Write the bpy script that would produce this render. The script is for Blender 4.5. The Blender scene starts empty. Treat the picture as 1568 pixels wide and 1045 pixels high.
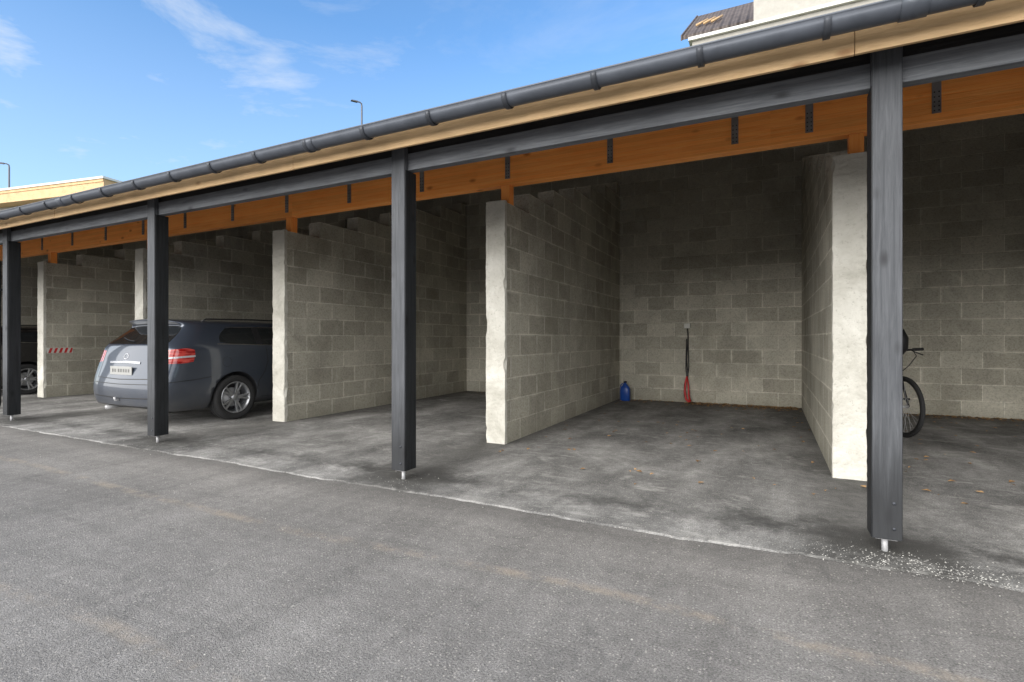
import bpy, bmesh, math, random
from mathutils import Vector, Matrix, noise as mnoise
from mathutils.bvhtree import BVHTree
random.seed(7)
scene=bpy.context.scene
scene.view_settings.view_transform='Standard'
scene.view_settings.look='None'
scene.view_settings.exposure=0
COL=scene.collection
# ------------------------------------------------------------ node helpers
def newmat(name,rough=0.8,metal=0.0,col=(0.5,0.5,0.5),spec=None):
    m=bpy.data.materials.new(name); m.use_nodes=True
    nt=m.node_tree; b=nt.nodes['Principled BSDF']
    b.inputs['Roughness'].default_value=rough
    b.inputs['Metallic'].default_value=metal
    b.inputs['Base Color'].default_value=(*col,1)
    if spec is not None: b.inputs['Specular IOR Level'].default_value=spec
    return m,nt,b
def setin(nt,sock,v):
    if hasattr(v,'links') or isinstance(v,bpy.types.NodeSocket): nt.links.new(v,sock)
    elif isinstance(v,(tuple,list)) and len(v)==3 and sock.type=='RGBA': sock.default_value=(*v,1)
    else: sock.default_value=v
def coords(nt,scale=(1,1,1),loc=(0,0,0),rot=(0,0,0)):
    tc=nt.nodes.new('ShaderNodeTexCoord'); mp=nt.nodes.new('ShaderNodeMapping')
    mp.inputs['Scale'].default_value=scale; mp.inputs['Location'].default_value=loc; mp.inputs['Rotation'].default_value=rot
    nt.links.new(tc.outputs['Object'],mp.inputs['Vector']); return mp.outputs[0]
def noise(nt,vec,scale,detail=4,rough=0.6,dist=0):
    n=nt.nodes.new('ShaderNodeTexNoise'); nt.links.new(vec,n.inputs['Vector'])
    n.inputs['Scale'].default_value=scale; n.inputs['Detail'].default_value=detail
    n.inputs['Roughness'].default_value=rough; n.inputs['Distortion'].default_value=dist
    return n.outputs['Fac']
def voro(nt,vec,scale,feat='F1',out='Distance'):
    n=nt.nodes.new('ShaderNodeTexVoronoi'); nt.links.new(vec,n.inputs['Vector'])
    n.feature=feat; n.inputs['Scale'].default_value=scale
    return n.outputs[out]
def ramp(nt,fac,stops):
    r=nt.nodes.new('ShaderNodeValToRGB'); nt.links.new(fac,r.inputs[0]); e=r.color_ramp.elements
    while len(e)<len(stops): e.new(0.5)
    for i,(p,c) in enumerate(stops):
        e[i].position=p
        e[i].color=(c,c,c,1) if not isinstance(c,tuple) else (*c,1)
    return r.outputs[0]
def mix(nt,fac,a,b,mode='MIX'):
    n=nt.nodes.new('ShaderNodeMix'); n.data_type='RGBA'; n.blend_type=mode
    setin(nt,n.inputs[0],fac); setin(nt,n.inputs[6],a); setin(nt,n.inputs[7],b)
    return n.outputs[2]
def M(nt,op,a,b=0.0,c=None,clamp=False):
    n=nt.nodes.new('ShaderNodeMath'); n.operation=op; n.use_clamp=clamp
    setin(nt,n.inputs[0],a); setin(nt,n.inputs[1],b)
    if c is not None: setin(nt,n.inputs[2],c)
    return n.outputs[0]
def mrange(nt,v,a,b,c=0.0,d=1.0):
    n=nt.nodes.new('ShaderNodeMapRange'); setin(nt,n.inputs[0],v)
    for i,x in enumerate((a,b,c,d)): n.inputs[i+1].default_value=x
    return n.outputs[0]
def bump(nt,b,h,dist=0.01,strength=1.0,prev=None):
    n=nt.nodes.new('ShaderNodeBump'); nt.links.new(h,n.inputs['Height'])
    n.inputs['Distance'].default_value=dist; n.inputs['Strength'].default_value=strength
    if prev is not None: nt.links.new(prev,n.inputs['Normal'])
    if b is not None: nt.links.new(n.outputs[0],b.inputs['Normal'])
    return n.outputs[0]
def sepxyz(nt,vec):
    s=nt.nodes.new('ShaderNodeSeparateXYZ'); nt.links.new(vec,s.inputs[0]); return s.outputs
def comb(nt,x,y,z=0.0):
    c=nt.nodes.new('ShaderNodeCombineXYZ')
    setin(nt,c.inputs[0],x); setin(nt,c.inputs[1],y); setin(nt,c.inputs[2],z); return c.outputs[0]
# ------------------------------------------------------------ materials
def block_mat(name,axis,dark=1.0):
    m,nt,b=newmat(name,0.92,spec=0.2)
    v=coords(nt); s=sepxyz(nt,v)
    wob=noise(nt,v,3.0,1,0.5)
    u=s[0] if axis=='x' else s[1]
    zz=M(nt,'ADD',s[2],M(nt,'MULTIPLY',M(nt,'SUBTRACT',wob,0.5),0.014))
    bv=comb(nt,M(nt,'ADD',u,50.13),zz)
    br=nt.nodes.new('ShaderNodeTexBrick'); nt.links.new(bv,br.inputs['Vector'])
    br.offset=0.5; br.inputs['Scale'].default_value=1
    br.inputs['Brick Width'].default_value=0.5; br.inputs['Row Height'].default_value=0.25
    br.inputs['Mortar Size'].default_value=0.008; br.inputs['Mortar Smooth'].default_value=0.1
    br.inputs['Bias'].default_value=-0.1
    d=dark
    br.inputs['Color1'].default_value=(.350*d,.332*d,.276*d,1); br.inputs['Color2'].default_value=(.49*d,.468*d,.395*d,1)
    v3=coords(nt,loc=(5,6,7)); n3=noise(nt,v3,2.8,4,.75)
    nt.links.new(ramp(nt,n3,[(.36,(.50*d,.475*d,.40*d)),(.50,(.60*d,.575*d,.495*d)),(.64,(.72*d,.69*d,.60*d))]),br.inputs['Mortar'])
    big=ramp(nt,noise(nt,v,0.9,4,0.65,0.4),[(.3,.72),(.5,.97),(.72,1.18)])
    c=mix(nt,1.0,br.outputs['Color'],big,'MULTIPLY')
    fine=noise(nt,v,48,3,0.75)
    p=ramp(nt,fine,[(.32,.68),(.5,1.0),(.7,1.14)])
    c=mix(nt,1.0,c,p,'MULTIPLY')
    br2=nt.nodes.new('ShaderNodeTexBrick'); nt.links.new(bv,br2.inputs['Vector'])
    br2.offset=0.5; br2.inputs['Scale'].default_value=1
    br2.inputs['Brick Width'].default_value=0.5; br2.inputs['Row Height'].default_value=0.25
    br2.inputs['Mortar Size'].default_value=0.04; br2.inputs['Mortar Smooth'].default_value=1.0
    sm=M(nt,'MULTIPLY',br2.outputs['Fac'],ramp(nt,n3,[(.48,0.0),(.64,.6)]))
    c=mix(nt,sm,c,(.60*d,.575*d,.49*d))
    vs=coords(nt,scale=(1.6,1.6,.8),loc=(3,1,7))
    lime=ramp(nt,noise(nt,vs,1.6,5,0.72,0.6),[(.57,0.0),(.72,.6)])
    edge=M(nt,'ADD',M(nt,'MULTIPLY',br.outputs['Fac'],.5),.5)
    c=mix(nt,M(nt,'MULTIPLY',lime,edge),c,(.68*d,.655*d,.57*d))
    vd=coords(nt,scale=(1,1,.6),loc=(11,4,2))
    damp=ramp(nt,noise(nt,vd,1.1,4,0.65,0.3),[(.56,0.0),(.74,.45)])
    c=mix(nt,damp,c,(.20*d,.188*d,.14*d))
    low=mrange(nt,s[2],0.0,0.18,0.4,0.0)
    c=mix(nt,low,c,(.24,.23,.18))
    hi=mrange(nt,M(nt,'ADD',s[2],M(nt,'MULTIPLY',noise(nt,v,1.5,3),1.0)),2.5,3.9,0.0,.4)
    if axis=='x': c=mix(nt,hi,c,(.20,.188,.15))  # roof shade put into the rear wall's colour, darker towards the top
    nt.links.new(c,b.inputs['Base Color'])
    h=M(nt,'ADD',M(nt,'SUBTRACT',1.0,br.outputs['Fac']),M(nt,'MULTIPLY',fine,.6))
    bump(nt,b,h,0.012,1.0)
    return m
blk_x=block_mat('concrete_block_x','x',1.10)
blk_y=block_mat('concrete_block_y','y',1.0)

m,nt,b=newmat('cement_render',0.92,spec=0.2); v=coords(nt)
c=ramp(nt,noise(nt,v,2.2,5,0.7,0.5),[(.3,(.40,.385,.335)),(.5,(.56,.545,.49)),(.72,(.70,.685,.63))])
f=noise(nt,v,28,4,0.8)
c=mix(nt,ramp(nt,f,[(.32,.6),(.44,0.0)]),c,(.30,.285,.24))
s=sepxyz(nt,v)
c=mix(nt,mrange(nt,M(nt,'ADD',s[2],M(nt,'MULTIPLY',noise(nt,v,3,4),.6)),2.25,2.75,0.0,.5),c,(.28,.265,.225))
nt.links.new(c,b.inputs['Base Color'])
bump(nt,b,M(nt,'ADD',f,noise(nt,v,6,2,.6)),0.014,0.7)
render_m=m

def asphalt(name,inner=False):
    m,nt,b=newmat(name,0.88,spec=0.3); v=coords(nt); s=sepxyz(nt,v)
    fx=M(nt,'FRACT',M(nt,'DIVIDE',M(nt,'ADD',s[0],51.31),3.46))
    ex=M(nt,'MINIMUM',fx,M(nt,'SUBTRACT',1.0,fx))      # 0 at each post / partition line
    exm=M(nt,'MULTIPLY',ex,3.46)
    nn=noise(nt,v,2.2,5,0.78)
    if not inner:
        base=ramp(nt,noise(nt,v,.55,4,0.6,0.3),[(.3,(.170,.163,.155)),(.52,(.203,.194,.184)),(.75,(.246,.234,.221))])
    else:
        vi=coords(nt,scale=(1,.6,1),loc=(2.3,5.7,0))
        base=ramp(nt,noise(nt,vi,1.3,5,0.70,.2),[(.34,(.115,.113,.110)),(.47,(.190,.187,.181)),(.58,(.265,.26,.252)),(.72,(.41,.403,.39))])
    vt=coords(nt,scale=(2.6,.25,1),loc=(1,2,0))
    tr=ramp(nt,noise(nt,vt,1.3,3,0.6,0.4),[(.3,.84),(.5,1.0),(.7,1.10)])
    c=mix(nt,1.0,base,tr,'MULTIPLY')
    if not inner:
        va=coords(nt,scale=(.22,2.2,1),loc=(5,2,0),rot=(0,0,math.radians(6)))
        ta=ramp(nt,noise(nt,va,1.3,4,0.75,0.5),[(.3,.84),(.5,1.0),(.72,1.14)])
        c=mix(nt,1.0,c,ta,'MULTIPLY')
    agn=noise(nt,v,110,2,0.9)
    ag=ramp(nt,agn,[(.30,.38),(.46,.93),(.56,1.10),(.72,1.9)])
    c=mix(nt,0.95,c,ag,'MULTIPLY')
    mid=ramp(nt,noise(nt,v,14,4,0.85),[(.3,.76),(.5,1.0),(.7,1.24)])
    c=mix(nt,.8,c,mid,'MULTIPLY')
    stc=nt.nodes.new('ShaderNodeTexVoronoi'); nt.links.new(v,stc.inputs['Vector']); stc.inputs['Scale'].default_value=75
    ss=sepxyz(nt,stc.outputs['Color'])
    lightstone=M(nt,'MULTIPLY',M(nt,'LESS_THAN',stc.outputs['Distance'],.34),M(nt,'GREATER_THAN',ss[0],.86))
    c=mix(nt,M(nt,'MULTIPLY',lightstone,.5),c,(.52,.49,.44))
    # damp soaked patch around each post foot
    dy=M(nt,'SUBTRACT',s[1],3.62)
    rr=M(nt,'SQRT',M(nt,'ADD',M(nt,'MULTIPLY',M(nt,'MULTIPLY',exm,exm),.45),M(nt,'MULTIPLY',M(nt,'MULTIPLY',dy,dy),2.2 if not inner else 1.0)))
    pm_=mrange(nt,M(nt,'ADD',rr,M(nt,'MULTIPLY',nn,1.0)),.62,1.05,.8,0.0)
    if inner:
        vk=coords(nt,scale=(.9,1.7,1),loc=(8,3,0),rot=(0,0,.3))
        k=ramp(nt,noise(nt,vk,2.0,5,0.82,.4),[(.54,0.0),(.67,.6)])
        c=mix(nt,k,c,(.45,.44,.42))
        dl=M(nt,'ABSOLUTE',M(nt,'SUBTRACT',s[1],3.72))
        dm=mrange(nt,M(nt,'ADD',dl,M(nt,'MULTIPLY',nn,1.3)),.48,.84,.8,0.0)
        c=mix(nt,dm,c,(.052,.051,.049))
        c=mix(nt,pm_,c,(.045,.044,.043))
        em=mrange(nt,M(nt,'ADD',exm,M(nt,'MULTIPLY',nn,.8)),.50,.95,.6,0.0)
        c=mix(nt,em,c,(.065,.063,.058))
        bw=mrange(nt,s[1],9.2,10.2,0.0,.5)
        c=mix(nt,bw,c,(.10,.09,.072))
        e=mrange(nt,M(nt,'ADD',s[1],M(nt,'MULTIPLY',nn,.6)),3.54,3.74,1.0,0.0)
        e2=M(nt,'MULTIPLY',e,ramp(nt,noise(nt,v,1.6,4,.75),[(.50,0.0),(.62,.6)]))
        c=mix(nt,e2,c,(.42,.41,.39))
    else:
        for yy,w,st_,lo in ((2.37,.035,.42,(0,0,0)),(1.15,.03,.3,(4,4,0))):
            vn=coords(nt,loc=lo)
            off=M(nt,'MULTIPLY',M(nt,'SUBTRACT',noise(nt,vn,.35,2,.5),.5),.5)
            dd=M(nt,'ABSOLUTE',M(nt,'SUBTRACT',M(nt,'ADD',s[1],off),yy))
            f=mrange(nt,dd,w*.5,w*1.6,st_,0.0)
            f=M(nt,'MULTIPLY',f,ramp(nt,noise(nt,vn,3.6,5,.85),[(.44,0.0),(.6,1.0)]))
            c=mix(nt,f,c,(.40,.33,.25))
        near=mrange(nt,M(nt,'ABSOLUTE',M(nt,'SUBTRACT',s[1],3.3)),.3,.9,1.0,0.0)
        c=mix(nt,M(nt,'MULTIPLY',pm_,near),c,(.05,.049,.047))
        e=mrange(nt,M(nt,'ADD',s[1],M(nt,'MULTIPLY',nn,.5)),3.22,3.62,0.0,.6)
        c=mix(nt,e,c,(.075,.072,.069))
        cr=M(nt,'ABSOLUTE',M(nt,'SUBTRACT',noise(nt,coords(nt,loc=(7,7,0)),.8,4,.6,.4),.5))
        c=mix(nt,mrange(nt,cr,0.0,.005,.28,0.0),c,(.07,.07,.07))
    nt.links.new(c,b.inputs['Base Color'])
    bump(nt,b,agn,0.009,.9)
    return m
asph=asphalt('asphalt'); asph_in=asphalt('asphalt_bay',True)

def wood(name,c1,c2,axis='x',rough=.6,knot=(.2,.08,.03),lam=False,grainamt=1.0,knots=True,foot=None,vary=(.82,1.12)):
    m,nt,b=newmat(name,rough,spec=0.3)
    sc={'x':(.5,9,9),'z':(9,9,.5),'y':(9,.5,9)}[axis]
    v=coords(nt,scale=sc,loc=(.3,.7,.2)); vo=coords(nt)
    g=noise(nt,v,5,5,0.7,0.6)
    c=ramp(nt,g,[(.32,c1),(.68,c2)])
    big=ramp(nt,noise(nt,vo,1.7,3,.6),[(.3,vary[0]),(.7,vary[1])])
    c=mix(nt,1.0,c,big,'MULTIPLY')
    if knots:
        ks={'x':(2.6,5.5,5.5),'z':(5.5,5.5,2.6),'y':(5.5,2.6,5.5)}[axis]
        vk=coords(nt,scale=ks,loc=(.1,.2,.4))
        d=voro(nt,vk,1.0)
        c=mix(nt,mrange(nt,d,.05,.16,.85,0.0),c,knot)
    if foot:
        s0=sepxyz(nt,vo)
        c=mix(nt,mrange(nt,M(nt,'ADD',s0[2],M(nt,'MULTIPLY',g,.3)),.45,.95,.85,0.0),c,foot)
    if lam:
        s=sepxyz(nt,vo)
        fr=M(nt,'FRACT',M(nt,'DIVIDE',s[2],.045))
        ln=mrange(nt,M(nt,'ABSOLUTE',M(nt,'SUBTRACT',fr,.5)),.0,.05,.35,0.0)
        c=mix(nt,ln,c,knot)
        cell=nt.nodes.new('ShaderNodeTexWhiteNoise'); cell.noise_dimensions='2D'
        nt.links.new(comb(nt,M(nt,'FLOOR',M(nt,'DIVIDE',M(nt,'ADD',s[2],.0225),.045)),M(nt,'FLOOR',M(nt,'DIVIDE',s[0],3.1))),cell.inputs['Vector'])
        c=mix(nt,1.0,c,ramp(nt,cell.outputs[0],[(0,.90),(1,1.08)]),'MULTIPLY')
    nt.links.new(c,b.inputs['Base Color'])
    bump(nt,b,g,0.006,0.6*grainamt)
    return m
glulam=wood('glulam_orange',(.95,.31,.062),(1.0,.43,.12),'x',.45,(.42,.11,.025),True,vary=(.94,1.05))
glulam_z=wood('glulam_orange_post',(.93,.30,.062),(1.0,.42,.115),'z',.45,(.42,.11,.025),vary=(.94,1.05))
pine=wood('pine_fascia',(.50,.325,.16),(.68,.47,.26),'x',.6,(.30,.16,.07))
grey_x=wood('grey_stained_beam',(.088,.094,.104),(.175,.184,.198),'x',.7,(.035,.036,.04))
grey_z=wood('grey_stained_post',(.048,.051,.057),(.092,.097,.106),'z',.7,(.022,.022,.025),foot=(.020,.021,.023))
black_x=wood('near_black_board',(.010,.010,.011),(.024,.025,.027),'x',.6,(.005,.005,.005))
black_z=wood('near_black_post',(.008,.009,.010),(.022,.024,.027),'z',.5,(.005,.005,.005))
raft=wood('rafter_wood',(.30,.17,.08),(.45,.28,.14),'y',.7)
deckm=wood('roof_boarding',(.24,.16,.09),(.36,.25,.15),'x',.8)

def metal(name,col,rough=.4,met=.8,n=.15):
    m,nt,b=newmat(name,rough,met,col); v=coords(nt)
    f=noise(nt,v,5,3,.7)
    c=mix(nt,1.0,(*col,),ramp(nt,f,[(.3,1-n),(.7,1+n)]),'MULTIPLY')
    nt.links.new(c,b.inputs['Base Color'])
    nt.links.new(mrange(nt,f,.3,.7,rough*.8,rough*1.3),b.inputs['Roughness'])
    return m
gutterm=metal('gutter_grey_steel',(.085,.095,.115),.42,.3)
bracketm=metal('gutter_bracket_steel',(.05,.055,.066),.45,.3)
strapm=metal('hanger_strap_steel',(.20,.20,.205),.5,.4,.35)
steel=metal('galvanised_steel',(.46,.46,.47),.5,.35,.3)
flash=metal('roof_flashing',(.12,.125,.135),.5,.3)
roofm=metal('roof_membrane',(.05,.05,.055),.9,0)
blackpl=metal('black_plastic',(.015,.015,.017),.45,0)
chrome=metal('chrome_trim',(.5,.5,.52),.22,1.0,.05)
rubber=metal('tyre_rubber',(.02,.02,.021),.85,0,.3)
alloy=metal('alloy_rim',(.42,.43,.45),.32,.8,.08)
whitep=metal('white_plastic',(.6,.6,.56),.45,0,.06)
redp=metal('red_plastic',(.5,.02,.02),.45,0,.1)
bluep=metal('blue_plastic',(.01,.06,.30),.35,0,.1)
cream=metal('cream_render',(.36,.345,.31),.9,0,.12)
lampmetal=metal('lamp_pole_grey',(.12,.12,.13),.5,.3)
def paint(name,col):
    m,nt,b=newmat(name,.32,.4,col); b.inputs['Coat Roughness'].default_value=.05
    v=coords(nt); s=sepxyz(nt,v)
    dirt=M(nt,'MULTIPLY',mrange(nt,s[2],.15,.65,.6,.05),ramp(nt,noise(nt,v,4,4,.7),[(.3,.4),(.7,1.0)]))
    c=mix(nt,dirt,col,(.16,.15,.135)); nt.links.new(c,b.inputs['Base Color'])
    nt.links.new(mrange(nt,dirt,0,.6,.28,.6),b.inputs['Roughness'])
    nt.links.new(mrange(nt,dirt,0,.6,1.0,.3),b.inputs['Coat Weight'])
    return m
car_blue=paint('paint_slate_blue',(.045,.058,.085)); car_black=paint('paint_black',(.012,.012,.014))
m,nt,b=newmat('car_glass',.05,0,(.012,.014,.016)); b.inputs['Coat Weight'].default_value=1
v=coords(nt); nt.links.new(mrange(nt,noise(nt,v,3,3,.6),.3,.7,.04,.14),b.inputs['Roughness']); glass=m
m,nt,b=newmat('tail_lamp_red',.12,0,(.42,.012,.012)); b.inputs['Coat Weight'].default_value=1
v=coords(nt); nt.links.new(mix(nt,ramp(nt,noise(nt,coords(nt,scale=(1,1,9)),6,1),[(.45,0.0),(.55,1.0)]),(.26,.01,.01),(.48,.06,.05)),b.inputs['Base Color']); redlamp=m
m,nt,b=newmat('clear_lamp',.1,.2,(.5,.5,.52)); b.inputs['Coat Weight'].default_value=1; clearlamp=m
m,nt,b=newmat('licence_plate_white',.4,0,(.6,.6,.58)); 
v=coords(nt); nt.links.new(mix(nt,ramp(nt,noise(nt,v,8,3),[(.4,0.0),(.7,.2)]),(.34,.34,.33),(.25,.24,.22)),b.inputs['Base Color']); platem=m
# ------------------------------------------------------------ mesh helpers
def mkobj(name,verts,faces,mats,parent=None,smooth=False,midx=None):
    me=bpy.data.meshes.new(name); me.from_pydata([tuple(v) for v in verts],[],faces)
    for mm in (mats if isinstance(mats,(list,tuple)) else [mats]): me.materials.append(mm)
    if midx: 
        for p,i in zip(me.polygons,midx): p.material_index=i
    if smooth:
        for p in me.polygons: p.use_smooth=True
    me.update()
    o=bpy.data.objects.new(name,me); COL.objects.link(o)
    if parent: o.parent=parent
    return o
def empty(name,loc=(0,0,0)):
    e=bpy.data.objects.new(name,None); e.location=loc; COL.objects.link(e); return e
def bev(o,w=.004,seg=2):
    md=o.modifiers.new('bevel','BEVEL'); md.width=w; md.segments=seg; md.limit_method='ANGLE'; return o
BF=[(0,3,2,1),(4,5,6,7),(0,1,5,4),(1,2,6,5),(2,3,7,6),(3,0,4,7)]
def box(name,x0,x1,y0,y1,z0,z1,mat,parent=None,b=0.0,midx=None):
    vs=[(x0,y0,z0),(x1,y0,z0),(x1,y1,z0),(x0,y1,z0),(x0,y0,z1),(x1,y0,z1),(x1,y1,z1),(x0,y1,z1)]
    o=mkobj(name,vs,BF,mat,parent,midx=midx)
    if b: bev(o,b)
    return o
def tube(name,pts,r,mat,parent=None,n=10,closed=False):
    P=[Vector(p) for p in pts]; V=[];F=[]; N=len(P)
    up=None
    for i,p in enumerate(P):
        t=(P[(i+1)%N]-P[i-1]) if closed else (P[min(i+1,N-1)]-P[max(i-1,0)])
        t.normalize()
        if up is None: up=Vector((0,0,1)) if abs(t.z)<.9 else Vector((1,0,0))
        a=t.cross(up).normalized(); up=a.cross(t).normalized()
        rr=r[i] if isinstance(r,(list,tuple)) else r
        for k in range(n):
            th=2*math.pi*k/n; V.append(p+a*math.cos(th)*rr+up*math.sin(th)*rr)
    for i in range(N if closed else N-1):
        for k in range(n):
            j=(i+1)%N
            F.append((i*n+k,i*n+(k+1)%n,j*n+(k+1)%n,j*n+k))
    if not closed: F.append(tuple(range(n))[::-1]); F.append(tuple((N-1)*n+k for k in range(n)))
    return mkobj(name,V,F,mat,parent,True)
def lathe(name,prof,mat,parent=None,n=48,axis='x',center=(0,0,0),closed=False):
    V=[];F=[]; c=Vector(center); L=len(prof)
    for i in range(n):
        th=2*math.pi*i/n
        for r,h in prof:
            if axis=='x': p=Vector((h,r*math.cos(th),r*math.sin(th)))
            elif axis=='z': p=Vector((r*math.cos(th),r*math.sin(th),h))
            else: p=Vector((r*math.cos(th),h,r*math.sin(th)))
            V.append(c+p)
    for i in range(n):
        j=(i+1)%n
        for k in range(L if closed else L-1):
            k2=(k+1)%L
            F.append((i*L+k,i*L+k2,j*L+k2,j*L+k))
    return mkobj(name,V,F,mat,parent,True)
# ------------------------------------------------------------ ground
def grid_sheet(name,x0,x1,nx,y0,y1,ny,zf,mat):
    V=[];F=[]
    for j in range(ny+1):
        for i in range(nx+1):
            x=x0+(x1-x0)*i/nx; y=y0+(y1-y0)*j/ny; V.append(zf(x,y))
    for j in range(ny):
        for i in range(nx):
            a=j*(nx+1)+i; F.append((a,a+1,a+nx+2,a+nx+1))
    return mkobj(name,V,F,mat,smooth=True)
mkobj('asphalt_ground',[(-600,-600,0),(600,-600,0),(600,600,0),(-600,600,0)],[(0,1,2,3)],asph)
V=[];F=[]; xs=[-24+ i*.04 for i in range(int(36/.04)+1)]
for x in xs:
    e=3.27+.05*mnoise.noise(Vector((x*.7,0,0)))+.035*mnoise.noise(Vector((x*3,1,0)))+.025*mnoise.noise(Vector((x*11,2,0)))
    V+= [(x,e,.001),(x,e+.015,.010),(x,10.3,.010)]
for i in range(len(xs)-1):
    a=i*3; F+=[(a,a+3,a+4,a+1),(a+1,a+4,a+5,a+2)]
mkobj('bay_pavement',V,F,asph_in)
m,nt,b=newmat('grass_hill',.95,col=(.06,.08,.03)); v=coords(nt)
nt.links.new(ramp(nt,noise(nt,v,1.5,6,.7),[(.3,(.045,.06,.02)),(.7,(.11,.115,.05))]),b.inputs['Base Color'])
bump(nt,b,noise(nt,v,12,5,.7),.08,.8); grassm=m
def hz(x,y):
    t=min(1,max(0,(y-10.5)/11)); z=4.2+4*(3*t*t-2*t**3)
    return (x,y,z+.15*mnoise.noise(Vector((x*.15,y*.2,0)))*min(1,(y-10.45)))
grid_sheet('hillside',-120,90,140,10.46,130,60,hz,grassm)
# ------------------------------------------------------------ carport
WX=[-20.3,-16.8,-13.29,-9.82,-6.34,-2.80,.60,4.05,7.5,11.0]
PX=[-20.3,-16.9,-13.4,-9.9,-6.31,-2.79,.575,4.0,7.5,11.0]
YF=5.25; YB=10.2; SL=.28
def rz(y): return 2.80+SL*(y-3.45)
X0,X1=-20.5,11.2
T=.119
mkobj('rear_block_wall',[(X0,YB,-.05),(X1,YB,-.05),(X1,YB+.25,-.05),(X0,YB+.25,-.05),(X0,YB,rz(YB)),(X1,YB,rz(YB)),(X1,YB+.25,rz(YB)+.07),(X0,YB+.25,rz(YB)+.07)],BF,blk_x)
for wi,x in enumerate(WX):
    root=empty('block_partition_wall')
    pts=[(YF,-.05),(YB-.003,-.05)]
    y=5.88; z=2.75
    prof=[(YF,2.75),(y,2.75)]
    while True:
        z+=.25
        if y>YB-.1: break
        prof.append((y,z)); y2=min(y+.82,YB-.003); prof.append((y2,z)); y=y2
    if wi in (0,len(WX)-1): prof=[(YF,rz(YF)),(YB-.003,rz(YB))]
    poly=pts+prof[::-1]
    n=len(poly)
    V=[(x-T,a,b_) for a,b_ in poly]+[(x+T,a,b_) for a,b_ in poly]
    F=[tuple(range(n))[::-1],tuple(range(n,2*n))]+[(i,(i+1)%n,n+(i+1)%n,n+i) for i in range(n)]
    me_o=mkobj('blockwork',V,F,blk_y,root)
    bm=bmesh.new(); bm.from_mesh(me_o.data); bmesh.ops.recalc_face_normals(bm,faces=bm.faces); bm.to_mesh(me_o.data); bm.free()
    V=[];F=[]; nz=110; zt=2.765
    ring=[(-1,0),(-1,1),(-.5,1),(0,1),(.5,1),(1,1),(1,0)]
    for j in range(nz+1):
        zz=-.03+(zt+.03)*j/nz
        for (a,bb) in ring:
            s=Vector((a*3+wi*7.3,bb*2,zz*5))
            ex=.003*mnoise.noise(s)+.003*mnoise.noise(s*3.1)+.003*mnoise.noise(s*8)
            ey=.004*mnoise.noise(s+Vector((9,0,0)))+.003*mnoise.noise(s*6)
            w=T+.006
            px=x+a*(w)+(ex*(1 if a>0 else -1) if abs(a)==1 else 0)
            if abs(a)==1 and bb==1:
                chip=max(0,mnoise.noise(s*1.3+Vector((3,3,3)))-.28)
                px-= a*(.003*(1+mnoise.noise(s*4))+.05*chip)
            py=(YF-.035+ey) if bb else YF+.01+ .02*mnoise.noise(s*1.7+Vector((0,5,0)))
            V.append((px,py,zz))
    R=len(ring)
    for j in range(nz):
        for k in range(R-1):
            a=j*R+k; F.append((a,a+R,a+R+1,a+1))
    F.append(tuple(nz*R+k for k in range(R))[::-1])
    o=mkobj('rendered_end',V,F,render_m,root)
    bm=bmesh.new(); bm.from_mesh(o.data); bmesh.ops.recalc_face_normals(bm,faces=bm.faces)
    bm.to_mesh(o.data); bm.free()
cp=empty('carport_roof')
box('glulam_beam',X0,X1,5.33,5.45,2.97,3.325,glulam,cp,.004)
for x in WX: box('glulam_stub_post',x+.01,x+.12,5.335,5.445,2.75,2.968,glulam_z,cp,.003)
box('front_beam',X0,X1,3.52,3.60,2.61,2.752,grey_x,cp,.005)
box('front_beam_upper',X0,X1,3.535,3.60,2.755,2.835,black_x,cp,.003)  # near-black strip above the front beam
xa=X0; k=0
while xa<X1:
    xb=min(X1,xa+4.18); dz=.0015*((k*7)%3-1)
    box('fascia_board',xa,xb-.003,3.262+.001*(k%2),3.286,2.70+dz,2.83,pine,cp,.003); xa=xb; k+=1
box('fascia_upper',X0,X1,3.268,3.284,2.833,2.885,flash,cp)
V=[];F=[]
def addbox8(V,F,vs):
    a=len(V); V+=vs; F+=[tuple(a+i for i in f) for f in BF]
for x in [-.3-.6*i for i in range(-19,34)]:
    if x<X0+.05 or x>X1-.05: continue
    y0,y1=3.29,YB+.2
    addbox8(V,F,[(x-.024,y0,rz(y0)),(x+.024,y0,rz(y0)),(x+.024,y1,rz(y1)),(x-.024,y1,rz(y1)),(x-.024,y0,rz(y0)+.15),(x+.024,y0,rz(y0)+.15),(x+.024,y1,rz(y1)+.15),(x-.024,y1,rz(y1)+.15)])
mkobj('rafters',V,F,raft,cp)
y0,y1=3.20,YB+.45; t=.153
mkobj('roof_deck',[(X0-.1,y0,rz(y0)+t),(X1+.1,y0,rz(y0)+t),(X1+.1,y1,rz(y1)+t),(X0-.1,y1,rz(y1)+t),(X0-.1,y0,rz(y0)+t+.022),(X1+.1,y0,rz(y0)+t+.022),(X1+.1,y1,rz(y1)+t+.022),(X0-.1,y1,rz(y1)+t+.022)],BF,[deckm,roofm],cp,midx=[0,1,1,1,1,1])
ze=rz(3.2)+t
box('drip_edge',X0-.1,X1+.1,3.185,3.197,ze-.012,ze+.026,gutterm,cp,.002)
V=[];F=[]
straps=[-.30-1.2*i for i in range(0,17)]+[.31,1.21,2.4,3.6,4.8,6.0,7.2,8.4,9.6]
for x in straps:
    w=.03
    addbox8(V,F,[(x-w,5.320,3.035),(x+w,5.320,3.035),(x+w,5.328,3.035),(x-w,5.328,3.035),(x-w,5.320,3.34),(x+w,5.320,3.34),(x+w,5.328,3.34),(x-w,5.328,3.34)])
mkobj('joist_hanger_straps',V,F,strapm,cp)
V=[];F=[]
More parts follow.
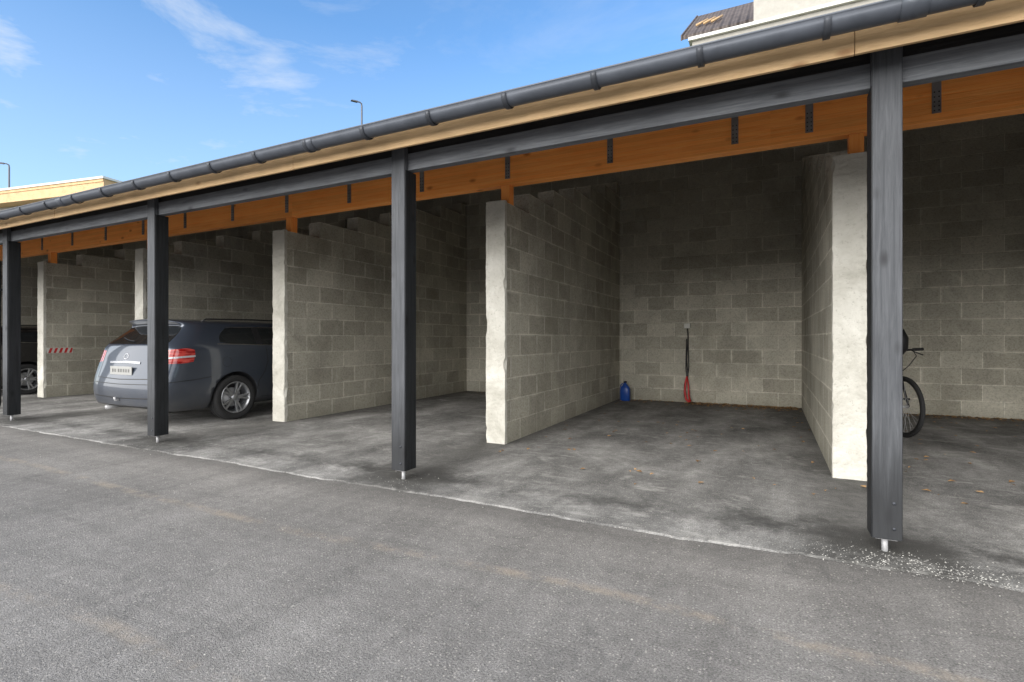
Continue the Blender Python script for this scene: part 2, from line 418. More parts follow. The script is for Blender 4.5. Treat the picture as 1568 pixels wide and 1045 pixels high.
for x in straps:
    for zz in (3.055,3.09,3.125,3.165,3.205):
        for dx in (-.015,.015):
            addbox8(V,F,[(x+dx-.005,5.317,zz-.005),(x+dx+.005,5.317,zz-.005),(x+dx+.005,5.3195,zz-.005),(x+dx-.005,5.3195,zz-.005),(x+dx-.005,5.317,zz+.005),(x+dx+.005,5.317,zz+.005),(x+dx+.005,5.3195,zz+.005),(x+dx-.005,5.3195,zz+.005)])
mkobj('hanger_nails',V,F,blackpl,cp)
gt=empty('roof_gutter')
gy,gz,gr=3.125,2.825,.062
ns=14
prof=[(gy-gr*math.cos(math.pi*i/ns),gz-gr*1.05*math.sin(math.pi*i/ns)) for i in range(ns+1)]
prof=[(gy-gr-.004,gz+.006),(gy-gr-.008,gz+.012),(gy-gr-.002,gz+.016)][::-1]+prof+[(gy+gr,gz+.03)]
NX=60; V=[];F=[]
for i in range(NX+1):
    x=X0-.1+(X1-X0+.2)*i/NX
    for (a,b_) in prof: V.append((x,a,b_))
L=len(prof)
for i in range(NX):
    for k in range(L-1): F.append((i*L+k,i*L+k+1,(i+1)*L+k+1,(i+1)*L+k))
o=mkobj('trough',V,F,gutterm,gt,True); sd=o.modifiers.new('s','SOLIDIFY'); sd.thickness=.0025
bx=[.26-.614*i for i in range(-17,34)]
def sleeve(V,F,x,w,rr):
    a=len(V)
    pr=[(gy-rr*math.cos(math.pi*i/12),gz-rr*1.05*math.sin(math.pi*i/12)) for i in range(13)]
    for xx in (x-w,x+w):
        for (p,q) in pr: V.append((xx,p,q))
    for k in range(12): F.append((a+k,a+k+1,a+13+k+1,a+13+k))
V=[];F=[]
for x in bx:
    if X0<x<X1: sleeve(V,F,x,.016,gr+.011)
o=mkobj('gutter_brackets',V,F,bracketm,gt,True); sd=o.modifiers.new('s','SOLIDIFY'); sd.thickness=.008; sd.offset=-1
V=[];F=[]
for x in (.62,-3.4,-7.4,-11.4,-15.4,4.6,8.6): sleeve(V,F,x,.055,gr+.006)
o=mkobj('gutter_joints',V,F,gutterm,gt,True); sd=o.modifiers.new('s','SOLIDIFY'); sd.thickness=.005; sd.offset=-1
dpx=-10.08
tube('downpipe',[(dpx,gy,gz-.05),(dpx,gy,gz-.14),(dpx,gy+.05,gz-.2),(dpx,3.42,gz-.42),(dpx,3.46,gz-.5),(dpx,3.46,.25),(dpx,3.44,.16),(dpx,3.36,.07)],.037,blackpl,gt,16)
for zz in (1.9,.9): box('pipe_clip',dpx-.045,dpx+.045,3.41,3.50,zz,zz+.03,blackpl,gt)
for i,x in enumerate(PX):
    r=empty('timber_post')
    w=.072
    box('post_core',x-w,x+w,3.488,3.63,.095,2.608,[black_z],r,.004)  # post sides near-black, much darker than the front board
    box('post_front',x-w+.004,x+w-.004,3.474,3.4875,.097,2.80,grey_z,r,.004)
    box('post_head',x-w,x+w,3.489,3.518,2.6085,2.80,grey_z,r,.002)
    tube('steel_pin',[(x,3.55,-.02),(x,3.55,.1)],.016,steel,r,12)
    box('pin_plate',x-.05,x+.05,3.50,3.60,.088,.0945,steel,r)
    for zz in (.16,.30): lathe('bolt_head',[(0,-.006),(.008,-.006),(.008,.0)],bracketm,r,8,'y',(x+.03,3.474,zz))
# ------------------------------------------------------------ gravel & leaves
V=[];F=[]
def pebble(c,s):
    a=len(V)
    for d in ((1,0,0),(-1,0,0),(0,1,0),(0,-1,0),(0,0,1),(0,0,-1)):
        k=s*random.uniform(.6,1.2); V.append((c[0]+d[0]*k,c[1]+d[1]*k,c[2]+d[2]*k*.7))
    for f in ((0,2,4),(2,1,4),(1,3,4),(3,0,4),(2,0,5),(1,2,5),(3,1,5),(0,3,5)): F.append(tuple(a+i for i in f))
for i in range(1500):
    k=random.random()
    if k<.45: x=random.gauss(.75,.34); y=random.gauss(3.38,.08)
    elif k<.7: x=random.uniform(-8,5); y=random.gauss(3.33,.08)
    else: x=random.choice(PX)+random.gauss(0,.2); y=3.5+random.gauss(0,.12)
    pebble((x,y,.010),random.uniform(.002,.006))
for i in range(900): pebble((random.uniform(-10,4),random.uniform(1.2,9.8),.008),random.uniform(.003,.006))
gm,nt,b=newmat('loose_gravel',.9); v=coords(nt)
nt.links.new(ramp(nt,noise(nt,v,30,1),[(.35,(.12,.115,.11)),(.65,(.46,.45,.42))]),b.inputs['Base Color'])
mkobj('loose_gravel',V,F,gm)
V=[];F=[]
def leaf(x,y):
    a=len(V); th=random.uniform(0,6.28); l=random.uniform(.015,.04); w=l*random.uniform(.4,.7); z=.014+random.uniform(0,.012)
    ux,uy=math.cos(th),math.sin(th)
    for (p,q,h) in ((-l,0,0),(0,-w,.008),(l,0,.004),(0,w,.01)):
        V.append((x+ux*p-uy*q,y+uy*p+ux*q,z+h*random.uniform(.3,1.4)))
    F.append((a,a+1,a+2,a+3))
for i in range(560): leaf(random.uniform(-1.4,.45),YB-.04-abs(random.gauss(0,.24)))
for i in range(320): leaf(random.uniform(1.4,3.9),YB-.04-abs(random.gauss(0,.22)))
for i in range(60): leaf(random.uniform(-2.6,-1.6),YB-.04-abs(random.gauss(0,.2)))
for i in range(60): leaf(random.uniform(-6,-3),YB-.04-abs(random.gauss(0,.2)))
for i in range(200): leaf(random.uniform(-2.6,3.8),random.uniform(4.2,9.8))
lm,nt,b=newmat('dry_leaves',.9); v=coords(nt)
nt.links.new(ramp(nt,noise(nt,v,14,1),[(.35,(.14,.075,.03)),(.65,(.50,.31,.14))]),b.inputs['Base Color'])
mkobj('dry_leaf_litter',V,F,lm)
# ------------------------------------------------------------ props on walls
sb=empty('socket_box_with_heater_cable',(-1.39,YB,0))
box('socket_box',-.055,.055,-.06,-.002,1.395,1.49,whitep,sb,.008)
box('socket_lid',-.05,.05,-.07,-.062,1.40,1.465,whitep,sb,.003)
pts=[(0,-.03,1.39)]
for i in range(1,26):
    t_=i/25; pts.append((.015*math.sin(t_*7)+.0,-.035-.015*math.sin(t_*5),1.39-t_*.85))
tube('black_cable',pts,.010,blackpl,sb,8)
for s in (-1,1):
    tube('cable_loop',[(s*.012,-.04,1.2),(s*.02,-.05,.90),(s*.026,-.05,.66),(s*.012,-.05,.54)],.009,blackpl,sb,8)
box('cable_plug',-.02,.02,-.075,-.03,.48,.60,blackpl,sb,.008)
tube('red_cable_coil',[(.0,-.06,.53),(-.025,-.07,.40),(-.04,-.08,.22),(-.015,-.10,.08),(.04,-.12,.035),(.075,-.10,.06)],[.012,.018,.02,.022,.022,.014],redp,sb,10)
tube('red_cable_inner',[(.0,-.07,.50),(.025,-.09,.35),(.035,-.11,.16),(.06,-.13,.035)],[.012,.016,.018,.015],redp,sb,10)
tube('black_cable_coil',[(.0,-.06,.50),(-.05,-.07,.34),(-.05,-.08,.14),(.0,-.09,.04)],.009,blackpl,sb,8)
tube('cable_end',[(.07,-.12,.03),(.16,-.16,.018),(.26,-.14,.018),(.33,-.18,.018)],.007,blackpl,sb,8)
jg=empty('blue_washer_fluid_jug',(-2.50,9.93,.010))
def rrect(w,d,z,n=24,p=3.5):
    out=[]
    for i in range(n):
        th=2*math.pi*i/n; c_,s_=math.cos(th),math.sin(th)
        out.append((w*math.copysign(abs(c_)**(2/p),c_),d*math.copysign(abs(s_)**(2/p),s_),z))
    return out
secs=[(.085,.055,0),(.095,.062,.012),(.095,.062,.20),(.085,.056,.25),(.05,.04,.30),(.026,.026,.325),(.026,.026,.345)]
V=[];F=[]
for w,d,z in secs: V+=rrect(w,d,z,24,3.5 if z<.28 else 2)
for j in range(len(secs)-1):
    for k in range(24): F.append((j*24+k,j*24+(k+1)%24,(j+1)*24+(k+1)%24,(j+1)*24+k))
F.append(tuple(range(24))[::-1]); F.append(tuple((len(secs)-1)*24+k for k in range(24)))
mkobj('jug_body',V,F,bluep,jg,True)
tube('jug_handle',[(-.02,0,.31),(-.06,0,.325),(-.088,0,.29),(-.085,0,.22)],.010,bluep,jg,8)
lathe('jug_cap',[(0,.375),(.03,.375),(.031,.345),(.0,.343)],blackpl,jg,20,'z')
sg=empty('red_white_warning_board',(-13.29+T+.003,5.27,.96))
box('board',0,.012,0,.44,-.055,.055,whitep,sg,.002)
V=[];F=[]
for i in range(5):
    y=.015+i*.088
    q=[(y,-.05),(y+.044,-.05),(y+.044-.0+.035,.05),(y+.035,.05)]
    q=[(min(a,.435),b_) for a,b_ in q]
    a=len(V); V+=[(.0145,p,z) for p,z in q]; F.append((a,a+1,a+2,a+3))
mkobj('red_stripes',V,F,redp,sg)
# ------------------------------------------------------------ car
def build_car(name,loc,pm):
    root=empty(name)
    base=[(0,.20),(.70,.19),(.845,.25),(.900,.42),(.918,.62),(.918,.86),(.90,1.03),(.878,1.07),(.715,1.385),(.64,1.44),(.34,1.48),(0,1.493)]
    def st(ys,sx=1.0,dz=0.0):
        if not isinstance(ys,list): ys=[ys]*12
        return [(base[k][0]*sx,ys[k],base[k][1]+(dz if k in (6,7) else 0)) for k in range(12)]
    rear=[(0,.22,.24),(.60,.12,.24),(.76,.03,.28),(.82,.0,.40),(.83,.005,.60),(.82,.085,.86),(.785,.13,1.04),(.765,.16,1.11),(.62,.48,1.385),(.60,.33,1.435),(.32,.29,1.47),(0,.28,1.48)]
    S=[rear,
       st([.24,.22,.20,.16,.16,.22,.27,.32,.60,.50,.44,.44],.975,.04),
       st([.42,.42,.42,.42,.42,.43,.46,.50,.74,.70,.64,.64],.995,.04),
       st([.62,.62,.62,.62,.62,.62,.64,.68,.96,.92,.86,.86],1,.035),
       st(1.44,1,.02),st(1.50,1,.02),st(2.22,1,0),st(2.30,1,0),
       st([3.15]*6+[3.18,3.2,2.72,2.62,2.56,2.54]),
       [(0,3.45,.20),(.70,3.45,.19),(.84,3.45,.25),(.89,3.45,.42),(.905,3.45,.62),(.90,3.45,.80),(.86,3.45,.97),(.82,3.44,1.01),(.74,3.46,1.03),(.60,3.50,1.05),(.32,3.55,1.07),(0,3.57,1.08)],
       [(0,4.1,.20),(.70,4.1,.19),(.83,4.1,.25),(.88,4.1,.42),(.895,4.1,.62),(.88,4.1,.76),(.83,4.1,.88),(.80,4.1,.90),(.70,4.1,.925),(.57,4.1,.94),(.32,4.1,.96),(0,4.1,.965)],
       [(0,4.5,.22),(.55,4.5,.22),(.66,4.52,.27),(.70,4.54,.42),(.71,4.54,.55),(.70,4.52,.62),(.68,4.50,.70),(.66,4.48,.73),(.60,4.46,.76),(.50,4.45,.78),(.28,4.45,.795),(0,4.45,.80)]]
    V=[];F=[];MI=[]
    def add(p): V.append(p); return len(V)-1
    rings=[]
    for s in S:
        r={}
        for k,(x,y,z) in enumerate(s): r[('R',k)]=add((x,y,z))
        for k,(x,y,z) in enumerate(s): r[('L',k)]=r[('R',k)] if k in (0,11) else add((-x,y,z))
        rings.append(r)
    for i in range(len(S)-1):
        for k in range(11):
            mi=0
            if k==7 and i in (3,5,7): mi=1
            if k==7 and i in (4,6): mi=3
            if i==8 and k>=8: mi=1
            if k in(0,): mi=3
            if k==5 and i in (0,1): mi=2
            if i==10 and k in (6,): mi=4
            for sd in 'RL':
                a=rings[i];b_=rings[i+1]
                F.append((a[(sd,k)],a[(sd,k+1)],b_[(sd,k+1)],b_[(sd,k)])); MI.append(mi)
    def cap(s,r,dirn,front):
        cols={}
        for k in range(1,10):
            x,y,z=s[k]; bl=dirn*(.07 if k<8 else .05)
            cols[k]=[r[('R',k)],add((x*.72,y+bl*.55,z)),add((0,y+bl,z+(.012 if k>=8 else 0))),add((-x*.72,y+bl*.55,z)),r[('L',k)]]
        for k in range(1,9):
            for c_ in range(4):
                mi=0
                if not front:
                    if k==7: mi=1
                    if k==5 and c_ in(0,3): mi=2
                    if k==1: mi=3
                else:
                    if k in (5,6): mi=3 if c_ in (1,2) else 4
                    if k in (2,3) and c_ in (1,2): mi=3
                F.append((cols[k][c_],cols[k][c_+1],cols[k+1][c_+1],cols[k+1][c_])); MI.append(mi)
        R9,M9,C9,m9,L9=cols[9]
        for f in ((R9,M9,r[('R',10)]),(M9,C9,r[('R',11)],r[('R',10)]),(C9,m9,r[('L',10)],r[('R',11)]),(m9,L9,r[('L',10)])): F.append(f); MI.append(0)
        R1,M1,C1,m1,L1=cols[1]; z0=r[('R',0)]
        for f in ((R1,M1,z0),(M1,C1,z0),(C1,m1,z0),(m1,L1,z0)): F.append(f); MI.append(3)
    cap(S[0],rings[0],-1,False); cap(S[-1],rings[-1],1,True)
    body=mkobj('car_body',V,F,[pm,glass,redlamp,blackpl,clearlamp],None,True,MI)
    bm=bmesh.new(); bm.from_mesh(body.data); bmesh.ops.recalc_face_normals(bm,faces=bm.faces)
    cl=bm.edges.layers.float.get('crease_edge') or bm.edges.layers.float.new('crease_edge')
    for e in bm.edges:
        ms={f.material_index for f in e.link_faces}
        if len(ms)>1: e[cl]=.45
    bm.to_mesh(body.data); bm.free()
    ss=body.modifiers.new('ss','SUBSURF'); ss.levels=3; ss.render_levels=3
    cutters=[]
    for wy in (1.05,3.72):
        for sd in (-1,1):
            c_=lathe('cut',[(0,-.20),(.365,-.20),(.365,.30),(0,.30)],blackpl,None,48,'x',(sd*.82,wy,.345))
            bmc=bmesh.new(); bmc.from_mesh(c_.data); bmesh.ops.remove_doubles(bmc,verts=bmc.verts,dist=1e-4); bmesh.ops.recalc_face_normals(bmc,faces=bmc.faces); bmc.to_mesh(c_.data); bmc.free()
            md=body.modifiers.new('b','BOOLEAN'); md.object=c_; md.operation='DIFFERENCE'; md.solver='EXACT'; 
            try: md.material_mode='TRANSFER'
            except Exception: pass
            cutters.append(c_)
    bpy.context.view_layer.update()
    dg=bpy.context.evaluated_depsgraph_get()
    ev=body.evaluated_get(dg); nm=bpy.data.meshes.new_from_object(ev,depsgraph=dg)
    body.modifiers.clear(); body.data=nm
    for c_ in cutters: bpy.data.objects.remove(c_,do_unlink=True)
    bvh=BVHTree.FromPolygons([v_.co for v_ in nm.vertices],[p.vertices for p in nm.polygons])
    body.parent=root
    def ribbon(nm_,pts,w,mat,mode='side',lift=.0015,sd=1,dens=14):
        P=[]
        for i in range(len(pts)-1):
            for j in range(dens):
                t_=j/dens; P.append((pts[i][0]*(1-t_)+pts[i+1][0]*t_,pts[i][1]*(1-t_)+pts[i+1][1]*t_))
        P.append(pts[-1]); H=[]
        for a,b_ in P:
            if mode=='side': h=bvh.ray_cast(Vector((sd*2,a,b_)),Vector((-sd,0,0)))
            else: h=bvh.ray_cast(Vector((a,-1,b_)),Vector((0,1,0)))
            if h[0] is not None: H.append((h[0],h[1]))
        V=[];F=[]
        for i,(p,n_) in enumerate(H):
            t_=(H[min(i+1,len(H)-1)][0]-H[max(i-1,0)][0])
            if t_.length<1e-6: t_=Vector((0,0,1))
            t_.normalize(); s_=n_.cross(t_).normalized()
            V+=[p+s_*w*.5+n_*lift,p+n_*(lift+w*.12),p-s_*w*.5+n_*lift]
        for i in range(len(H)-1):
            F+=[(i*3,i*3+1,i*3+4,i*3+3),(i*3+1,i*3+2,i*3+5,i*3+4)]
        return mkobj(nm_,V,F,mat,root,True)
    for sd in (1,-1):
        ribbon('rear_door_seam',[(1.56,1.07),(1.58,.85),(1.52,.68),(1.43,.56),(1.39,.32)],.009,blackpl,sd=sd)
        ribbon('rear_door_front_seam',[(2.26,1.06),(2.25,.6),(2.22,.30)],.007,blackpl,sd=sd)
        ribbon('front_door_seam',[(3.12,1.0),(3.14,.7),(3.08,.30)],.007,blackpl,sd=sd)
        ribbon('sill_seam',[(1.40,.30),(3.08,.30)],.008,blackpl,sd=sd)
        ribbon('window_trim_low',[(.78,1.12),(1.4,1.10),(2.2,1.08),(3.1,1.075)],.014,chrome,sd=sd,dens=30)
        ribbon('window_trim_top',[(1.00,1.362),(1.6,1.370),(2.2,1.370),(2.6,1.362)],.012,chrome,sd=sd,dens=30)
        ribbon('bumper_seam',[(.10,.61),(.40,.63),(.66,.66)],.009,blackpl,sd=sd)
        ribbon('character_line',[(.45,.93),(1.5,.92),(3.2,.88)],.008,pm,sd=sd,dens=30)
        ribbon('door_handle',[(1.66,.97),(1.86,.97)],.028,pm,sd=sd,lift=.012)
        ribbon('lamp_clear_strip',[(.10,.93),(.28,.945),(.44,.955)],.024,clearlamp,sd=sd,lift=.003)
        tube('roof_rail',[(sd*.60,.72,1.44),(sd*.61,.78,1.478),(sd*.615,1.5,1.49),(sd*.61,2.3,1.485),(sd*.60,2.5,1.44)],.012,blackpl,root,8)
        lathe('door_mirror',[(0,-.11),(.05,-.10),(.07,-.03),(.07,.04),(.04,.09),(0,.10)],pm,root,16,'x',(sd*.99,2.98,1.08))
    ring=[(.90+.07*math.cos(a*.2618),.86+.07*math.sin(a*.2618)) for a in range(25)]
    ribbon('fuel_flap',ring,.005,blackpl,dens=1)
    ribbon('tailgate_side_seam',[(.60,.66),(.59,.84),(.57,1.06)],.009,blackpl,'rear')
    ribbon('tailgate_side_seam',[(-.60,.66),(-.59,.84),(-.57,1.06)],.009,blackpl,'rear')
    ribbon('tailgate_low_seam',[(-.60,.655),(0,.64),(.60,.655)],.012,blackpl,'rear',dens=20)
    ribbon('rear_chrome_bar',[(-.36,.865),(0,.875),(.36,.865)],.030,chrome,'rear',lift=.006,dens=20)
    ribbon('bumper_step',[(-.66,.585),(0,.575),(.66,.585)],.010,blackpl,'rear',dens=20)
    ribbon('bumper_lower_line',[(-.66,.40),(0,.385),(.66,.40)],.014,blackpl,'rear',dens=20)
    ribbon('rear_wiper',[(.02,1.15),(-.20,1.17),(-.38,1.20)],.018,blackpl,'rear',lift=.012)
    yb=bvh.ray_cast(Vector((0,-1,.75)),Vector((0,1,0)))[0].y
    box('number_plate',-.26,.26,yb-.016,yb-.006,.70,.815,platem,root,.003)
    V=[];F=[]
    for i,cx in enumerate((-.19,-.13,-.05,.01,.07,.13,.19)):
        for dx in ((-.012,.012) if i%2 else (-.008,.012)):
            addbox8(V,F,[(cx+dx-.003,yb-.0185,.735),(cx+dx+.003,yb-.0185,.735),(cx+dx+.003,yb-.0165,.735),(cx+dx-.003,yb-.0165,.735),(cx+dx-.003,yb-.0185,.78),(cx+dx+.003,yb-.0185,.78),(cx+dx+.003,yb-.0165,.78),(cx+dx-.003,yb-.0165,.78)])
    mkobj('plate_characters',V,F,rubber,root)
    lg=[(.05*math.cos(a*.2618),.95+.035*math.sin(a*.2618)) for a in range(25)]
    ribbon('tailgate_badge',lg,.010,chrome,'rear',lift=.004,dens=1)
    tube('exhaust',[(-.52,.05,.22),(-.52,.3,.22)],.03,steel,root,14)
    tube('tow_hook',[(0,-.02,.36),(0,-.09,.36),(0,-.10,.40)],.015,steel,root,8)
    for wy in (1.05,3.72):
        for sd in (-1,1):
            cx=sd*.80; w=empty('wheel',(cx,wy,.33)); w.parent=root
            if sd<0: w.rotation_euler=(0,0,math.pi)
            lathe('tyre',[(.225,-.09),(.25,-.105),(.29,-.108),(.318,-.10),(.326,-.08),(.328,-.04),(.322,-.037),(.322,-.031),(.329,-.028),(.329,.028),(.322,.031),(.322,.037),(.328,.04),(.326,.08),(.318,.10),(.29,.108),(.25,.105),(.225,.09)],rubber,w,64,closed=True)
            lathe('rim_barrel',[(.228,.095),(.222,.088),(.205,.06),(.195,-.08)],alloy,w,64)
            lathe('rim_lip',[(.233,.094),(.230,.104),(.220,.104),(.212,.085)],alloy,w,64)
            lathe('brake_disc',[(0,.0),(.14,.0),(.14,-.02)],steel,w,40)
            lathe('rim_back',[(0,-.05),(.20,-.05)],blackpl,w,40)
            lathe('hub',[(0,.085),(.03,.085),(.055,.075),(.06,.04)],alloy,w,24)
            V=[];F=[]
            for i in range(5):
                for off in (-.17,.17):
                    th=2*math.pi*i/5+off*.55; th2=2*math.pi*i/5+off
                    d0=Vector((0,math.cos(th),math.sin(th))); d1=Vector((0,math.cos(th2),math.sin(th2)))
                    q0=Vector((0,-d0.z,d0.y)); q1=Vector((0,-d1.z,d1.y))
                    a0=d0*.045; a1=d1*.218; w0,w1=.016,.014
                    addbox8(V,F,[a0-q0*w0+Vector((.045,0,0)),a0+q0*w0+Vector((.045,0,0)),a1+q1*w1+Vector((.06,0,0)),a1-q1*w1+Vector((.06,0,0)),
                                 a0-q0*w0+Vector((.078,0,0)),a0+q0*w0+Vector((.078,0,0)),a1+q1*w1+Vector((.095,0,0)),a1-q1*w1+Vector((.095,0,0))])
            sp=mkobj('spokes',V,F,alloy,w); bev(sp,.004)
    root.location=loc
    return root
build_car('parked_estate_car',(-7.96,4.02,.008),car_blue)
build_car('parked_black_car',(-15.08,4.3,.008),car_black)
# ------------------------------------------------------------ bicycle
def wpos(px,Z):
    X=(px-784)/797*Z; a=math.radians(26.4); return X*math.cos(a)-Z*math.sin(a), X*math.sin(a)+Z*math.cos(a)
wx_,wy_=wpos(1384,6.3)
hd=math.radians(-98); stg=math.radians(28)
bkx=wx_-.39*math.cos(hd)-.16*math.cos(hd+stg); bky=wy_-.39*math.sin(hd)-.16*math.sin(hd+stg)
bk=empty('bicycle',(bkx,bky,.011)); bk.rotation_euler=(0,0,hd)
def wheel(par,c):
    w=empty('bike_wheel',c); w.parent=par
    lathe('tyre',[(.345+.024*math.cos(a*math.pi/4),.024*math.sin(a*math.pi/4)) for a in range(8)],rubber,w,56,'y',closed=True)
    lathe('rim',[(.325,-.010),(.31,-.012),(.31,.012),(.325,.010)],blackpl,w,56,'y',closed=True)
    lathe('hub',[(0,-.05),(.02,-.05),(.015,0),(.02,.05),(0,.05)],steel,w,14,'y')
    V=[];F=[]
    for i in range(28):
        th=2*math.pi*i/28; s=.03 if i%2 else -.03
        p0=Vector((.018*math.cos(th+.6),s,.018*math.sin(th+.6))); p1=Vector((.312*math.cos(th),0,.312*math.sin(th)))
        d=(p1-p0).normalized(); q=d.cross(Vector((0,1,0))).normalized()*.0011; e=Vector((0,.0011,0))
        addbox8(V,F,[p0-q-e,p0+q-e,p0+q+e,p0-q+e,p1-q-e,p1+q-e,p1+q+e,p1-q+e])
    mkobj('spokes',V,F,steel,w); return w
bf=metal('bike_frame_black',(.02,.02,.022),.35,.2)
wheel(bk,(-.52,0,.367))
tube('seat_tube',[(0,0,.28),(-.16,0,.78)],.017,bf,bk)
tube('down_tube',[(0,0,.28),(.40,0,.72)],.02,bf,bk)
tube('top_tube',[(-.14,0,.72),(.37,0,.80)],.017,bf,bk)
tube('head_tube',[(.41,0,.69),(.36,0,.86)],.022,bf,bk)
for s in (-.05,.05):
    tube('chain_stay',[(0,s*.6,.28),(-.52,s,.367)],.010,bf,bk); tube('seat_stay',[(-.13,s*.4,.70),(-.52,s,.367)],.009,bf,bk)
tube('seat_post',[(-.15,0,.75),(-.19,0,.92)],.013,steel,bk)
tube('saddle',[(-.34,0,.94),(-.26,0,.95),(-.15,0,.945),(-.04,0,.935)],[.055,.07,.035,.018],blackpl,bk)
lathe('chainring',[(.07,-.052),(.10,-.052),(.10,-.058),(.07,-.058)],steel,bk,30,'y',(0,0,.28),closed=True)
tube('crank',[(0,-.07,.28),(.12,-.08,.16)],.010,steel,bk); tube('crank',[(0,.07,.28),(-.12,.08,.40)],.010,steel,bk)
box('pedal',.08,.17,-.17,-.08,.15,.17,blackpl,bk,.004); box('pedal',-.17,-.08,.08,.17,.39,.41,blackpl,bk,.004)
fk=empty('steering',(.39,0,0)); fk.parent=bk; fk.rotation_euler=(0,0,stg)
wheel(fk,(.16,0,.367))
for s in (-.055,.055): tube('fork_blade',[(.02,s,.70),(.10,s,.50),(.16,s,.367)],.013,bf,fk)
tube('fork_crown',[(.02,-.06,.70),(.02,.06,.70)],.018,bf,fk)
tube('stem',[(-.02,0,.84),(-.05,0,.98),(.03,0,1.04)],.016,bf,fk)
tube('handlebar',[(-.06,-.33,1.06),(.0,-.15,1.05),(.03,0,1.04),(.0,.15,1.05),(-.06,.33,1.06)],.013,bf,fk)
for s in (-1,1):
    tube('grip',[(-.03,s*.22,1.055),(-.065,s*.35,1.06)],.019,rubber,fk)
    tube('brake_lever',[(.02,s*.17,1.045),(.06,s*.20,1.02),(.04,s*.29,.99)],.007,blackpl,fk,6)
tube('brake_cable',[(.05,-.17,1.04),(.15,-.1,1.06),(.12,0,.95),(.04,0,.72)],.004,blackpl,fk,6)
tube('brake_cable',[(.05,.17,1.04),(.13,.16,.98),(.12,.08,.86),(.04,.02,.76)],.005,blackpl,fk,6)
tube('front_bag',[(.02,.0,1.0),(.03,.0,1.07),(.04,.0,1.20),(.03,.0,1.30)],[.07,.11,.11,.07],blackpl,fk,14)
# ------------------------------------------------------------ buildings behind
tile,nt,b=newmat('roof_tiles',.7); v=coords(nt); s=sepxyz(nt,v)
wv=M(nt,'SINE',M(nt,'MULTIPLY',s[0],2*math.pi/.3)); wr=M(nt,'FRACT',M(nt,'DIVIDE',s[1],.34))
c=mix(nt,mrange(nt,wr,0,.15,1,0),ramp(nt,noise(nt,v,3,4),[(.3,(.075,.06,.055)),(.7,(.14,.115,.105))]),(.02,.015,.013))
nt.links.new(c,b.inputs['Base Color']); bump(nt,b,M(nt,'ADD',wv,M(nt,'MULTIPLY',wr,1.2)),.05,1)
win=glass
hs=empty('tiled_roof_house')
box('walls',-2.6,1.6,21.0,29.6,6,12.6,cream,hs)
def slab(nm_,pts,th,mat,par):
    V=[tuple(p) for p in pts]+[(p[0],p[1],p[2]-th) for p in pts]
    return mkobj(nm_,V,[(0,1,2,3),(7,6,5,4),(0,4,5,1),(1,5,6,2),(2,6,7,3),(3,7,4,0)],mat,par)
slab('roof_front',[(-3,20.6,12.7),(2,20.6,12.7),(2,25.35,16.1),(-3,25.35,16.1)],.15,tile,hs)
slab('roof_rear',[(2,30.1,12.7),(-3,30.1,12.7),(-3,25.36,16.1),(2,25.36,16.1)],.15,tile,hs)
mkobj('gable',[(-2.6,21,12.6),(-2.6,29.6,12.6),(-2.6,25.35,15.8)],[(0,1,2)],pine,hs)
slab('verge_board',[(-3.05,20.55,12.72),(-3.0,20.55,12.72),(-3.0,25.35,16.15),(-3.05,25.35,16.15)],.22,tile,hs)
for i in range(3):
    tube('roof_ladder',[(-2.6+i*.28,21.6,13.5+.05),(-2.3+i*.28,22.6,14.2+.05)],.05,pine,hs,6)
for k in range(4): box('window',-2.605,-2.595,22+1.9*k,23+1.9*k,9.5,10.8,win,hs)
ab=empty('cream_apartment_building')
box('lower_block',-2.05,16,16,20.4,5.5,9.9,cream,ab)
box('parapet_flashing',-2.15,16.1,15.9,20.5,9.902,10.0,whitep,ab,.01)
box('upper_block',-.45,16,17.2,20.3,10.002,14.5,cream,ab)
for k in range(6):
    box('window',0.2+2.6*k,1.5+2.6*k,15.985,15.998,7.4,8.7,win,ab); box('window',.6+2.6*k,1.9+2.6*k,17.185,17.198,11.5,13,win,ab)
lb=empty('wooden_eave_building'); lb.location=(-53,18.3,0); lb.rotation_euler=(0,0,math.atan2(2.0,12.1))
box('walls',-12,10.0,1,11,7,11.6,cream,lb)
box('eave_soffit',-13,11.0,0,12,11.602,12.30,pine,lb)
box('eave_fascia',-13,11.0,-.05,12.05,12.303,12.50,pine,lb)
box('roof_edge',-13.1,11.1,-.12,12.1,12.504,12.66,whitep,lb)
for k in range(7): box('window',-10+2.8*k,-8.6+2.8*k,.985,.998,9.2,10.8,win,lb)
def lamp(x,y,top):
    r=empty('street_lamp',(x,y,0))
    tube('pole',[(0,0,7),(0,0,top-.25),(.02,0,top-.05),(.15,0,top+.02),(.35,0,top+.03)],[.08,.06,.05,.05,.05],lampmetal,r,10)
    V=[];F=[]; addbox8(V,F,[(.3,-.12,top-.04),(.8,-.14,top-.02),(.8,.14,top-.02),(.3,.12,top-.04),(.3,-.07,top+.09),(.75,-.06,top+.07),(.75,.06,top+.07),(.3,.07,top+.09)])
    bev(mkobj('lamp_head',V,F,lampmetal,r),.03); r.rotation_euler=(0,0,math.pi+1.0)
    return r
x,y=wpos(554,38); lamp(x,y,1.2+361/797*38)
x,y=wpos(14,44); lamp(x,y,1.2+267/797*44)
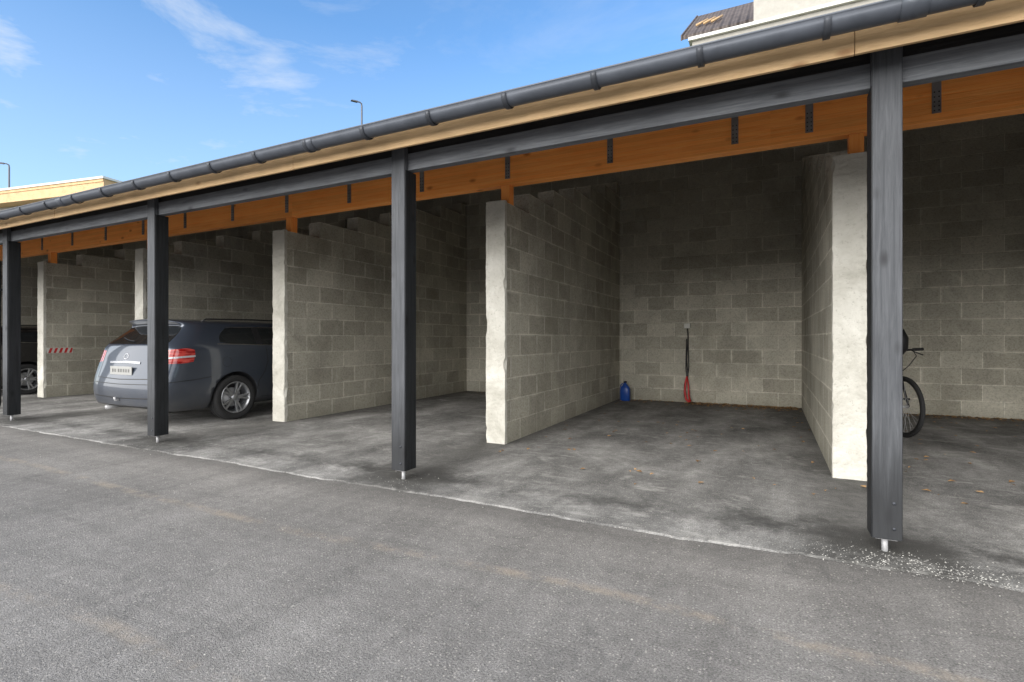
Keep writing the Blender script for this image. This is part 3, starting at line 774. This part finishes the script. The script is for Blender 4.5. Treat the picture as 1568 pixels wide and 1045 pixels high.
# ------------------------------------------------------------ camera
cam=bpy.data.cameras.new('camera'); co=bpy.data.objects.new('camera',cam); COL.objects.link(co)
co.location=(0,0,1.2); co.rotation_euler=(math.radians(90),0,math.radians(26.4))
cam.sensor_width=36; cam.lens=36*797/1568; cam.clip_end=3000; cam.shift_y=-.0022
scene.camera=co
# ------------------------------------------------------------ light
EL=math.radians(24); AZ=math.radians(192)
d=Vector((math.sin(AZ)*math.cos(EL),math.cos(AZ)*math.cos(EL),math.sin(EL)))
sun=bpy.data.lights.new('sun','SUN'); sun.energy=3.5; sun.angle=math.radians(55); sun.color=(1,.97,.925)
so=bpy.data.objects.new('sun',sun); COL.objects.link(so); so.rotation_euler=(-d).to_track_quat('-Z','Y').to_euler()
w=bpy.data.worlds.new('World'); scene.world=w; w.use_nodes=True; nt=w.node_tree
bg=nt.nodes['Background']; sky=nt.nodes.new('ShaderNodeTexSky'); sky.sky_type='NISHITA'; sky.sun_disc=False
sky.sun_elevation=EL; sky.sun_rotation=AZ; sky.air_density=1.0; sky.dust_density=.6; sky.ozone_density=2.0
tc=nt.nodes.new('ShaderNodeTexCoord'); mp=nt.nodes.new('ShaderNodeMapping'); mp.inputs['Scale'].default_value=(1,1.3,3.6); mp.inputs['Rotation'].default_value=(0,0,.5); mp.inputs['Location'].default_value=(.6,.2,0)
nt.links.new(tc.outputs['Generated'],mp.inputs['Vector'])
sx=sepxyz(nt,tc.outputs['Generated'])
wl=mrange(nt,sx[0],-.95,-.45,.9,.12)
cf=M(nt,'MULTIPLY',ramp(nt,noise(nt,mp.outputs[0],3.2,6,.62,.3),[(.50,0.0),(.70,1.0)]),wl)
back_fill=mrange(nt,sx[1],.05,-.4,0.0,1.0)  # added bright bank, unseen behind the camera, for soft frontal fill
hzn=mrange(nt,sx[2],.05,.5,.42,0.0)
f=M(nt,'MAXIMUM',cf,hzn)
skyc=mix(nt,1.0,sky.outputs[0],(1.30,1.75,2.05),'MULTIPLY')
c=mix(nt,f,skyc,(5.9,6.3,6.8))
c=mix(nt,back_fill,c,(18.6,18.5,18.3))
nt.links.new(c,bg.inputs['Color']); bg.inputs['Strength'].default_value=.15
